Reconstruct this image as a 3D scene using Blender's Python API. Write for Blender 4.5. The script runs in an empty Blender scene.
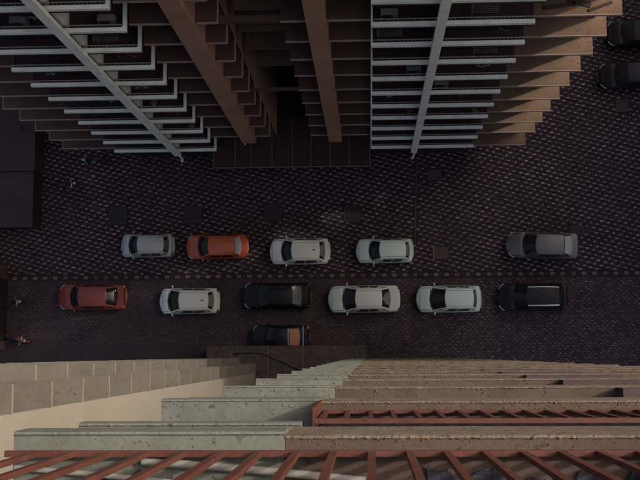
import bpy, math, random
from mathutils import Vector, Matrix
R = math.radians
rnd = random.Random(7)
scene = bpy.context.scene
C = scene.collection

# ------------------------------------------------------------------ camera
CAM_H = 70.0
def setup_camera():
    f, nx, ny, a = 1040.0, 50.0, -114.0, 0.0055      # focal length, nadir and roll in a 640 px wide frame
    d = Vector((nx, ny, -f)).normalized()
    Z = -d
    X = Vector((1, a, 0)); X = (X - X.dot(d) * d).normalized()
    Y = Z.cross(X)
    M = Matrix((X, Y, Z))
    cam = bpy.data.cameras.new('camera')
    cam.sensor_width = 36.0
    cam.lens = 36.0 * f / 640.0
    cam.clip_start = 0.05
    cam.clip_end = 3000
    o = bpy.data.objects.new('camera', cam)
    C.objects.link(o)
    o.matrix_world = Matrix.Translation((0, 0, CAM_H)) @ M.to_4x4()
    scene.camera = o
setup_camera()

# ------------------------------------------------------------------ light
SUN_EL, SUN_AZ = R(37), R(20)                          # azimuth: north of east (+x east, +y north)
world = bpy.data.worlds.new('World'); scene.world = world
world.use_nodes = True
wn = world.node_tree
sky = wn.nodes.new('ShaderNodeTexSky')
sky.sky_type = 'NISHITA'; sky.sun_disc = False
sky.sun_elevation = SUN_EL; sky.sun_rotation = R(90) - SUN_AZ
sky.air_density = 1.0; sky.dust_density = 9.0; sky.ozone_density = 0.0
bg = wn.nodes['Background']
wn.links.new(sky.outputs[0], bg.inputs[0])
bg.inputs[1].default_value = 0.15
sun = bpy.data.lights.new('sun', 'SUN')
sun.energy = 2.0; sun.angle = R(2.0); sun.color = (1.0, 0.92, 0.82)
so = bpy.data.objects.new('sun', sun); C.objects.link(so)
sd = Vector((math.cos(SUN_AZ) * math.cos(SUN_EL), math.sin(SUN_AZ) * math.cos(SUN_EL), math.sin(SUN_EL)))
so.rotation_euler = sd.to_track_quat('Z', 'Y').to_euler()
so.location = sd * 200
vs = scene.view_settings
vs.view_transform = 'Standard'; vs.look = 'None'; vs.gamma = 1.0; vs.use_curve_mapping = False
vs.exposure = 0.15

# ------------------------------------------------------------------ materials
MATS = {}
def mat(name, col, rough=0.8, var=0.25, scale=1.5, fine=25.0, bump=0.15, metal=0.0, coat=0.0, spec=0.4,
        stain=None, stain_amt=0.5, stain_scale=0.6, tone=False, coords='world', bump_dist=0.02, speck=None):
    if name in MATS: return MATS[name]
    m = bpy.data.materials.new(name); m.use_nodes = True
    nt = m.node_tree; N = nt.nodes; L = nt.links
    b = N['Principled BSDF']
    b.inputs['Roughness'].default_value = rough
    b.inputs['Metallic'].default_value = metal
    b.inputs['Coat Weight'].default_value = coat
    b.inputs['Coat Roughness'].default_value = 0.08
    b.inputs['Specular IOR Level'].default_value = spec
    if coords == 'world':
        g = N.new('ShaderNodeNewGeometry'); vec = g.outputs['Position']
    else:
        g = N.new('ShaderNodeTexCoord'); vec = g.outputs['Object']
    n1 = N.new('ShaderNodeTexNoise'); n1.inputs['Scale'].default_value = scale; n1.inputs['Detail'].default_value = 6
    n2 = N.new('ShaderNodeTexNoise'); n2.inputs['Scale'].default_value = fine; n2.inputs['Detail'].default_value = 4
    L.new(vec, n1.inputs['Vector']); L.new(vec, n2.inputs['Vector'])
    add = N.new('ShaderNodeMath'); add.operation = 'ADD'
    L.new(n1.outputs[0], add.inputs[0]); L.new(n2.outputs[0], add.inputs[1])
    mr = N.new('ShaderNodeMapRange')
    mr.inputs[1].default_value = 0.65; mr.inputs[2].default_value = 1.35
    mr.inputs[3].default_value = 1.0 - var; mr.inputs[4].default_value = 1.0 + var
    L.new(add.outputs[0], mr.inputs[0])
    vm = N.new('ShaderNodeVectorMath'); vm.operation = 'SCALE'
    vm.inputs[0].default_value = col
    L.new(mr.outputs[0], vm.inputs[3])
    out = vm.outputs[0]
    if tone:
        at = N.new('ShaderNodeAttribute'); at.attribute_name = 'tone'
        mu = N.new('ShaderNodeVectorMath'); mu.operation = 'MULTIPLY'
        L.new(out, mu.inputs[0]); L.new(at.outputs['Color'], mu.inputs[1]); out = mu.outputs[0]
    if stain:
        n3 = N.new('ShaderNodeTexNoise'); n3.inputs['Scale'].default_value = stain_scale
        n3.inputs['Detail'].default_value = 8; n3.inputs['Roughness'].default_value = 0.65
        L.new(vec, n3.inputs['Vector'])
        cr = N.new('ShaderNodeMapRange'); cr.inputs[1].default_value = 0.48; cr.inputs[2].default_value = 0.66
        cr.inputs[3].default_value = 0; cr.inputs[4].default_value = stain_amt
        L.new(n3.outputs[0], cr.inputs[0])
        mx = N.new('ShaderNodeMix'); mx.data_type = 'RGBA'
        L.new(cr.outputs[0], mx.inputs[0]); L.new(out, mx.inputs[6]); mx.inputs[7].default_value = (*stain, 1)
        out = mx.outputs[2]
    if speck:
        sc, sp_scale, sp_amt, thr = speck
        n4 = N.new('ShaderNodeTexNoise'); n4.inputs['Scale'].default_value = sp_scale; n4.inputs['Detail'].default_value = 5; n4.inputs['Roughness'].default_value = .7
        mp = N.new('ShaderNodeMapping'); mp.inputs['Location'].default_value = (3.7, 1.9, 5.1); L.new(vec, mp.inputs[0]); L.new(mp.outputs[0], n4.inputs['Vector'])
        c4 = N.new('ShaderNodeMapRange'); c4.inputs[1].default_value = thr; c4.inputs[2].default_value = thr + .06
        c4.inputs[3].default_value = 0; c4.inputs[4].default_value = sp_amt
        L.new(n4.outputs[0], c4.inputs[0])
        m4 = N.new('ShaderNodeMix'); m4.data_type = 'RGBA'
        L.new(c4.outputs[0], m4.inputs[0]); L.new(out, m4.inputs[6]); m4.inputs[7].default_value = (*sc, 1)
        out = m4.outputs[2]
    L.new(out, b.inputs['Base Color'])
    if bump:
        bp = N.new('ShaderNodeBump'); bp.inputs['Strength'].default_value = bump; bp.inputs['Distance'].default_value = bump_dist
        L.new(n2.outputs[0], bp.inputs['Height']); L.new(bp.outputs[0], b.inputs['Normal'])
    MATS[name] = m
    return m

M_ground = mat('ground_earth', (.05, .042, .045), .95, .4, .3, 8, .3)
M_asph = mat('old_asphalt', (.036, .022, .027), .9, .45, .5, 30, .4, stain=(.057, .037, .040), stain_amt=.6, stain_scale=.35)
M_bed = mat('paving_bed', (.022, .012, .016), .95, .4, .6, 20, .3)
M_pav = mat('paving_stone', (.245, .180, .200), .85, .35, .45, 30, .3, tone=True)
M_kerb = mat('kerb_stone', (.17, .118, .112), .85, .3, .8, 20, .3, tone=True)
M_iron = mat('cast_iron', (.020, .016, .020), .7, .3, 3, 40, .3)
M_cover = mat('rusty_cover', (.060, .038, .042), .8, .3, 3, 40, .3)
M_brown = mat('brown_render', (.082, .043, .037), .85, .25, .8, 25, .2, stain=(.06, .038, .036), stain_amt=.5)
M_ledge_lit = mat('sunlit_brown_ledge', (.170, .110, .074), .9, .2, .9, 18, .25, speck=((.08, .052, .038), 3, .5, .64), stain=(.12, .078, .052), stain_amt=.5, stain_scale=1.1)  # lit copy of the ledge brown: sun on the east bay in the colour
M_trim = mat('ledge_edge', (.34, .25, .22), .85, .25, 2, 25, .2)
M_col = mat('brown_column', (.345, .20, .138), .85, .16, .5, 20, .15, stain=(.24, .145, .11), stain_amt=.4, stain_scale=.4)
M_white = mat('white_balcony_paint', (.80, .84, .79), .7, .10, 1.2, 20, .1, speck=((.26, .22, .18), 5, .6, .64), stain=(.55, .57, .52), stain_amt=.5, stain_scale=1.5)
M_tile = mat('balcony_floor', (.040, .020, .022), .7, .3, 1.0, 20, .1)
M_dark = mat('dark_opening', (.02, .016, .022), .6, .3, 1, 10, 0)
M_canopy = mat('canopy_sheet', (.040, .019, .019), .85, .3, .8, 18, .2)
M_joint = mat('canopy_joint', (.15, .105, .10), .8, .2, 2, 20, .1)
M_annex = mat('annex_roof', (.045, .028, .032), .9, .25, .7, 12, .25)
M_annexb = mat('annex_roof_felt', (.026, .016, .020), .9, .25, .7, 12, .25)
M_nbrown = mat('near_brown_paint', (.088, .061, .050), .85, .22, 3, 45, .35, speck=((.03, .02, .016), 22, .8, .60), stain=(.058, .038, .031), stain_amt=.6, stain_scale=3.5, bump_dist=.004)
M_plast = mat('bare_plaster', (.150, .117, .090), .95, .3, 6, 60, .4, speck=((.035, .024, .018), 30, .85, .57), stain=(.088, .066, .051), stain_amt=.6, stain_scale=9, bump_dist=.01)
M_green = mat('pale_green_paint', (.140, .148, .131), .8, .16, 3, 45, .25, speck=((.045, .035, .026), 20, .8, .61), stain=(.098, .098, .082), stain_amt=.55, stain_scale=5, bump_dist=.004)
M_cream = mat('cream_render', (.272, .243, .204), .85, .09, .3, 8, .1, stain=(.222, .197, .165), stain_amt=.4, stain_scale=.25)
M_beige = mat('beige_ledge', (.150, .134, .111), .9, .14, .6, 9, .15, speck=((.07, .055, .042), 4, .5, .60), stain=(.10, .087, .07), stain_amt=.6, stain_scale=.8)
M_beige_lit = mat('sunlit_beige_edge', (.22, .195, .155), .9, .15, .6, 9, .1)  # for east faces only: their sunlight is put into the lighter colour
M_pod = mat('podium_roof', (.062, .044, .042), .95, .5, 1.2, 14, .6, stain=(.12, .09, .08), stain_amt=.5, stain_scale=3)
M_rail = mat('red_railing', (.095, .032, .023), .55, .35, 8, 60, .3, stain=(.070, .026, .020), stain_amt=.7, stain_scale=14, bump_dist=.002)
M_chip = mat('plaster_chip', (.19, .15, .115), .95, .35, 20, 80, .2)
M_pvc = mat('grey_pvc', (.27, .26, .24), .6, .12, 6, 50, .1)
M_sheet = mat('navy_sheet', (.016, .016, .032), .7, .3, 6, 50, .3)
M_terra = mat('terracotta', (.42, .17, .09), .8, .2, 10, 60, .2)
M_leaf = mat('leaf', (.06, .10, .035), .7, .3, 10, 60, 0)
M_soil = mat('soil', (.05, .035, .025), .95, .3, 20, 80, .3)
M_tower = mat('tower_render', (.36, .32, .28), .85, .15, .2, 6, .1)
M_glassw = mat('window_glass', (.03, .035, .04), .1, .1, 1, 5, 0)
M_tyre = mat('tyre', (.018, .017, .018), .85, .2, 5, 30, .2, coords='obj')
M_rim = mat('rim', (.35, .35, .36), .35, .1, 5, 30, 0, metal=.8, coords='obj')
M_plastic = mat('black_plastic', (.018, .017, .019), .55, .2, 5, 30, 0, coords='obj')
M_lamp = mat('headlamp', (.40, .39, .39), .2, .1, 5, 30, 0, coat=.5, coords='obj')
M_tail = mat('taillamp', (.07, .010, .009), .3, .1, 5, 30, 0, coat=1, coords='obj')
M_amber = mat('amber_lamp', (.55, .20, .05), .15, .1, 5, 30, 0, coat=1, coords='obj')
M_chrome = mat('chrome_trim', (.62, .60, .58), .25, .1, 5, 30, 0, metal=.9, coords='obj')
def car_glass():
    m = bpy.data.materials.new('car_glass'); m.use_nodes = True
    nt = m.node_tree; N = nt.nodes; L = nt.links; N.remove(N['Principled BSDF'])
    tr = N.new('ShaderNodeBsdfTransparent'); tr.inputs[0].default_value = (.60, .62, .62, 1)
    gl = N.new('ShaderNodeBsdfGlossy'); gl.inputs['Roughness'].default_value = .06; gl.inputs[0].default_value = (.8, .8, .8, 1)
    fr = N.new('ShaderNodeFresnel'); fr.inputs[0].default_value = 1.35
    n = N.new('ShaderNodeTexNoise'); n.inputs['Scale'].default_value = 6
    df = N.new('ShaderNodeBsdfDiffuse'); df.inputs[0].default_value = (.16, .14, .13, 1)
    mr = N.new('ShaderNodeMapRange'); mr.inputs[3].default_value = .02; mr.inputs[4].default_value = .14
    L.new(n.outputs[0], mr.inputs[0])
    m1 = N.new('ShaderNodeMixShader'); m2 = N.new('ShaderNodeMixShader')
    L.new(fr.outputs[0], m1.inputs[0]); L.new(tr.outputs[0], m1.inputs[1]); L.new(gl.outputs[0], m1.inputs[2])
    L.new(mr.outputs[0], m2.inputs[0]); L.new(m1.outputs[0], m2.inputs[1]); L.new(df.outputs[0], m2.inputs[2])
    L.new(m2.outputs[0], N['Material Output'].inputs[0])
    return m
M_glass = car_glass()
M_inner = mat('car_interior', (.020, .017, .018), .9, .3, 3, 20, 0, coords='obj')
M_cushion = mat('car_seat', (.17, .15, .14), .9, .3, 3, 20, 0, coords='obj')
M_seat = mat('seat_vinyl', (.02, .018, .02), .5, .2, 5, 30, 0, coords='obj')
M_acw = mat('ac_casing', (.17, .165, .15), .6, .15, 3, 25, 0)
M_clothr = mat('red_cloth', (.30, .05, .04), .9, .2, 5, 30, 0)
M_clothw = mat('pale_cloth', (.45, .44, .42), .9, .2, 5, 30, 0)
M_galv = mat('galvanised', (.30, .30, .29), .5, .2, 5, 30, 0, metal=.4)
M_rope = mat('black_cable', (.012, .011, .012), .7, .1, 5, 30, 0)
def paint(name, col, metal=0.0, rough=.4, coat=.5, spec=.4):
    return mat('paint_' + name, col, rough, .05, 1.2, 12, 0, metal=metal, coat=coat, spec=spec, coords='obj',
               stain=tuple(c * .82 + .02 for c in col), stain_amt=.35, stain_scale=1.6)

# ------------------------------------------------------------------ mesh helpers
class MB:
    def __init__(s): s.v = []; s.f = []; s.m = []; s.t = []
    def face(s, idx, m=0, t=None): s.f.append(tuple(idx)); s.m.append(m); s.t.append(t)
    def poly(s, pts, m=0):
        i = len(s.v); s.v += [tuple(p) for p in pts]; s.face(range(i, i + len(pts)), m)
    def box(s, x0, x1, y0, y1, z0, z1, m=0, mf=None, t=None):
        # mf: dict of face -> material, faces: 'b','t','s'(-y),'n'(+y),'w'(-x),'e'(+x)
        i = len(s.v)
        s.v += [(x0, y0, z0), (x1, y0, z0), (x1, y1, z0), (x0, y1, z0), (x0, y0, z1), (x1, y0, z1), (x1, y1, z1), (x0, y1, z1)]
        mf = mf or {}
        for k, q in (('b', (0, 3, 2, 1)), ('t', (4, 5, 6, 7)), ('s', (0, 1, 5, 4)), ('n', (2, 3, 7, 6)), ('w', (3, 0, 4, 7)), ('e', (1, 2, 6, 5))):
            s.face([i + j for j in q], mf.get(k, m), t)
        return s
    def frustum(s, x, y, z, lx, ly, h, ins, rot=0, m=0, t=None):
        i = len(s.v); c, sn = math.cos(rot), math.sin(rot)
        for (k, zz) in ((0, z), (ins, z + h)):
            for sx, sy in ((-1, -1), (1, -1), (1, 1), (-1, 1)):
                px, py = sx * (lx / 2 - k), sy * (ly / 2 - k)
                s.v.append((x + px * c - py * sn, y + px * sn + py * c, zz))
        s.face((i + 4, i + 5, i + 6, i + 7), m, t)
        for j in range(4):
            k = (j + 1) % 4
            s.face((i + j, i + k, i + 4 + k, i + 4 + j), m, t)
    def tube(s, pts, r, n=8, m=0, cap=True):
        pts = [Vector(p) for p in pts]
        rs = r if isinstance(r, (list, tuple)) else [r] * len(pts)
        i0 = len(s.v); up = Vector((0, 0, 1))
        for j, p in enumerate(pts):
            d = (pts[min(j + 1, len(pts) - 1)] - pts[max(j - 1, 0)]).normalized()
            a = d.cross(up if abs(d.z) < .9 else Vector((1, 0, 0))).normalized(); b = a.cross(d)
            for k in range(n):
                th = 2 * math.pi * k / n
                s.v.append(tuple(p + (a * math.cos(th) + b * math.sin(th)) * rs[j]))
        for j in range(len(pts) - 1):
            for k in range(n):
                k2 = (k + 1) % n
                s.face((i0 + j * n + k, i0 + (j + 1) * n + k, i0 + (j + 1) * n + k2, i0 + j * n + k2), m)
        if cap:
            s.face([i0 + k for k in range(n)], m)
            e = i0 + (len(pts) - 1) * n
            s.face([e + k for k in reversed(range(n))], m)
        return s
    def lathe(s, prof, axis='z', c=(0, 0, 0), n=20, m=0):
        i0 = len(s.v)
        for (r, h) in prof:
            for k in range(n):
                th = 2 * math.pi * k / n
                a, b = r * math.cos(th), r * math.sin(th)
                p = {'z': (a, b, h), 'y': (a, h, b), 'x': (h, a, b)}[axis]
                s.v.append((p[0] + c[0], p[1] + c[1], p[2] + c[2]))
        for j in range(len(prof) - 1):
            for k in range(n):
                k2 = (k + 1) % n
                s.face((i0 + j * n + k, i0 + j * n + k2, i0 + (j + 1) * n + k2, i0 + (j + 1) * n + k), m)
        return s
    def grid(s, fn, nu, nv, m=0, flip=False):
        i0 = len(s.v)
        for a in range(nu + 1):
            for b in range(nv + 1): s.v.append(tuple(fn(a / nu, b / nv)))
        w = nv + 1
        for a in range(nu):
            for b in range(nv):
                q = [i0 + a * w + b, i0 + (a + 1) * w + b, i0 + (a + 1) * w + b + 1, i0 + a * w + b + 1]
                s.face(q[::-1] if flip else q, m)
        return s
    def blob(s, c, r, n=8, k=5, m=0):
        prof = [(max(1e-4, math.sin(math.pi * j / k)), -math.cos(math.pi * j / k)) for j in range(k + 1)]
        i0 = len(s.v)
        s.lathe(prof, 'z', (0, 0, 0), n, m)
        for i in range(i0, len(s.v)):
            p = s.v[i]; s.v[i] = (c[0] + p[0] * r[0], c[1] + p[1] * r[1], c[2] + p[2] * r[2])
        return s
    def mesh(s, name, mats, smooth=False, recalc=False, off=(0, 0, 0)):
        me = bpy.data.meshes.new(name)
        if any(off): s.v = [(p[0] - off[0], p[1] - off[1], p[2] - off[2]) for p in s.v]
        me.from_pydata(s.v, [], s.f)
        for m in (mats if isinstance(mats, (list, tuple)) else [mats]): me.materials.append(m)
        me.polygons.foreach_set('material_index', s.m)
        if smooth: me.polygons.foreach_set('use_smooth', [True] * len(s.f))
        if any(t is not None for t in s.t):
            at = me.attributes.new('tone', 'FLOAT_COLOR', 'FACE')
            flat = []
            for t in s.t: flat += [*(t or (1, 1, 1)), 1.0]
            at.data.foreach_set('color', flat)
        me.update()
        if recalc:
            import bmesh
            bm = bmesh.new(); bm.from_mesh(me)
            bmesh.ops.recalc_face_normals(bm, faces=bm.faces); bm.to_mesh(me); bm.free()
        return me
    def build(s, name, mats, parent=None, smooth=False, recalc=False, sharp=None):
        off = (0, 0, 0)
        p = parent
        while p is not None:
            off = tuple(a + b for a, b in zip(off, p.location)); p = p.parent
        me = s.mesh(name, mats, smooth, recalc, off)
        if smooth and sharp: me.set_sharp_from_angle(angle=R(sharp))
        o = bpy.data.objects.new(name, me); C.objects.link(o)
        o.parent = parent
        return o

def link_mesh(name, me, parent=None, loc=(0, 0, 0), rot=(0, 0, 0)):
    o = bpy.data.objects.new(name, me); C.objects.link(o); o.parent = parent
    o.location = loc; o.rotation_euler = rot
    return o
def tag(o, label, cat, group=None):
    o['label'] = label; o['category'] = cat
    if group: o['group'] = group
    return o
def thing(name, label, cat, loc=(0, 0, 0), rz=0, group=None):
    o = bpy.data.objects.new(name, None); C.objects.link(o)
    o.empty_display_size = .3
    o.location = loc; o.rotation_euler = (0, 0, rz)
    return tag(o, label, cat, group)
def structure(o): o['kind'] = 'structure'; return o
def stuff(o): o['kind'] = 'stuff'; return o
def copy_tree(o, parent=None):
    c = o.copy(); C.objects.link(c); c.parent = parent
    for ch in list(o.children): copy_tree(ch, c)
    return c

# ------------------------------------------------------------------ ground, road, pavement
KERB_Y = 5.27
structure(MB().box(-400, 400, -400, 400, -.6, -.02).build('ground', M_ground))
structure(MB().box(-40, 60, -6, KERB_Y - .1, -.3, 0).build('road', M_asph))
pavement = structure(MB().box(-40, 60, KERB_Y + .1, 60, -.3, .075).build('pavement', M_bed))
def road_wear():
    pass
kerb = structure(MB().box(-40, 60, KERB_Y - .1, KERB_Y + .1, -.3, .03).build('kerb', M_bed))
kv = []
for i in range(3):
    b = MB(); j = [1.0, .82, 1.15][i]
    t = [(.85, .72, .78), (.98, .72, .70), (.58, .52, .60)][i]
    b.frustum(0, 0, 0, .335, .235, .125, .015, 0, 0, t)
    kv.append(b.mesh('kerb_stone', M_kerb))
dk = MB(); dk.frustum(0, 0, 0, .335, .235, .11, .015, 0, 0, (.16, .13, .15)); dk = dk.mesh('kerb_stone', M_kerb)
n = 0; x = -25.6
while x < 19.6:
    me = dk if n % 2 else kv[rnd.choice((0, 0, 1, 2))]
    o = link_mesh('kerb_stone', me, kerb, (x, KERB_Y + rnd.uniform(-.008, .008), rnd.uniform(-.008, .006)), (0, 0, rnd.uniform(-.02, .02)))
    x += .35; n += 1

covers = []      # (x0,x1,y0,y1) rectangles kept free of stones
for cx, cy, w, h in ((-17.17, 9.5, 1.2, 1.15), (-11.99, 9.52, 1.15, 1.1), (-6.5, 9.58, 1.15, 1.1), (-1.12, 9.45, 1.1, 1.1),
                     (4.87, 6.73, .95, .85), (4.5, 12.05, 1.0, .7), (17.24, 16.62, .9, .85), (13.95, 8.15, .9, .6)):
    covers.append((cx - w / 2, cx + w / 2, cy - h / 2, cy + h / 2))
def free(x, y, mgn=.08):
    for a, b, c, d in covers:
        if a - mgn < x < b + mgn and c - mgn < y < d + mgn: return False
    return not (3.02 < x < 3.40 and 7.7 < y < 13.2 and abs(x - (3.12 + (y - 7.84) * .042)) < .14)
def paving():
    b = MB()
    u, w = (.435, -.125), (-.275, -.225)
    for i in range(-140, 140):
        for j in range(-110, 60):
            bx, by = i * u[0] + j * w[0], 9 + i * u[1] + j * w[1]
            if not (-25.8 < bx < 20.5 and KERB_Y + .22 < by < 27): continue
            for k in range(3):
                x = bx + (0, .2175, .09)[k] + rnd.gauss(0, .012)
                y = by + (0, -.0625, .115)[k] + rnd.gauss(0, .010)
                if k == 2: y -= .225 * .5 - .11
                if y < KERB_Y + .2 or not free(x, y): continue
                g = .5 + .5 * math.sin(x * .31 + 1.3 * math.sin(y * .4)) * math.sin(y * .5 + x * .13)
                if k == 0:
                    v = max(.35, rnd.gauss(1.05, .2) * (.78 + .3 * g))
                    b.frustum(x, y, .06, rnd.uniform(.19, .27), rnd.uniform(.10, .13), .06 + rnd.uniform(-.006, .008), .022, rnd.gauss(-.06, .05), 0, (v, v * rnd.uniform(.9, 1.0), v * rnd.uniform(.9, 1.03)))
                elif k == 1:
                    v = rnd.uniform(.12, .42)
                    b.frustum(x, y, .06, .16, .12, .035 + rnd.uniform(-.006, .006), .018, rnd.gauss(0, .1), 0, (v * 1.1, v * .84, v * .86))
                elif rnd.random() < .8:
                    v = rnd.uniform(.10, .38)
                    b.frustum(x, y, .06, .22, .085, .035 + rnd.uniform(-.006, .006), .016, rnd.gauss(-.05, .08), 0, (v * 1.1, v * .82, v * .84))
    o = b.build('paving_stones', M_pav, pavement); stuff(o)
paving()
def setts():
    b = MB(); road = bpy.data.objects['road']
    y = -.7
    r = 0
    while y < KERB_Y - .28:
        x = -25.0 + (r % 2) * .165
        while x < 20:
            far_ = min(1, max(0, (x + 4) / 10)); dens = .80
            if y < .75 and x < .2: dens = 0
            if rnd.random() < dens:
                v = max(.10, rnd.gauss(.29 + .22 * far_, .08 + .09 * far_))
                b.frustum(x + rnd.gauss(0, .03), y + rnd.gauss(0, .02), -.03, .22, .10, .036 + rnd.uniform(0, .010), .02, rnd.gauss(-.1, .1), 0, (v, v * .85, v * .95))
            x += .33
        y += .165; r += 1
    stuff(b.build('worn_setts', M_pav, road))
    # scattered litter on the road and pavement
    b = MB()
    for i in range(260):
        x, y = rnd.uniform(-24, 19), rnd.uniform(.7, 12)
        s = rnd.uniform(.015, .05)
        z = .006 if y < KERB_Y else .125
        if KERB_Y - .3 < y < KERB_Y + .3: continue
        b.frustum(x, y, z, s, s * rnd.uniform(.4, 1), .012, .003, rnd.uniform(0, 3), 0)
    o = stuff(b.build('litter', M_chip)); tag(o, 'small pale scraps of litter scattered over the street', 'litter')
setts()
def covers_build():
    labs = ['dark square cover in the paving left of the silver hatchback', 'dark square cover in the paving above the orange car',
            'dark square cover in the paving below the dark slot of the tower', 'dark square cover in the paving below the right brown column',
            'small brown square cover by the kerb, framed by a pale strip', 'brown rectangular cover just below the right white balconies',
            'small dark square cover at the far right edge of the paving', 'dark rectangular cover behind the rear of the grey sedan']
    for i, (a, b, c, d) in enumerate(covers):
        t = thing('drain_cover', labs[i], 'drain cover', ((a + b) / 2, (c + d) / 2, .076), 0, 'square covers in the paving')
        m = M_cover if i in (4, 5, 6) else M_iron
        fr = MB(); w = .05
        fr.box(a, b, c, c + w, .076, .115); fr.box(a, b, d - w, d, .076, .115)
        fr.box(a, a + w, c + w, d - w, .076, .115); fr.box(b - w, b, c + w, d - w, .076, .115)
        fr.build('frame', M_cover, t)
        pl = MB(); pl.box(a + w, b - w, c + w, d - w, .076, .10)
        nx = 5
        for k in range(nx):
            xx = a + w + (b - a - 2 * w) * (k + .5) / nx
            pl.box(xx - .02, xx + .02, c + w + .04, d - w - .04, .10, .107)
        pl.build('plate', m, t)
        if i == 4: MB().box(a - .09, a - .005, c - .05, d + .06, .076, .122).build('edge_strip', M_joint, t)
    b = MB()
    for i in range(9):
        y0 = 7.84 + i * .59
        x0 = 3.12 + (y0 - 7.84) * .042
        b.frustum(x0, y0 + .29, .06, .15, .56, .05, .012, -.042)
    tag(b.build('drain_channel', M_cover), 'thin brown drain channel running from the right white fin to the parked cars', 'drain')
covers_build()

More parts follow.
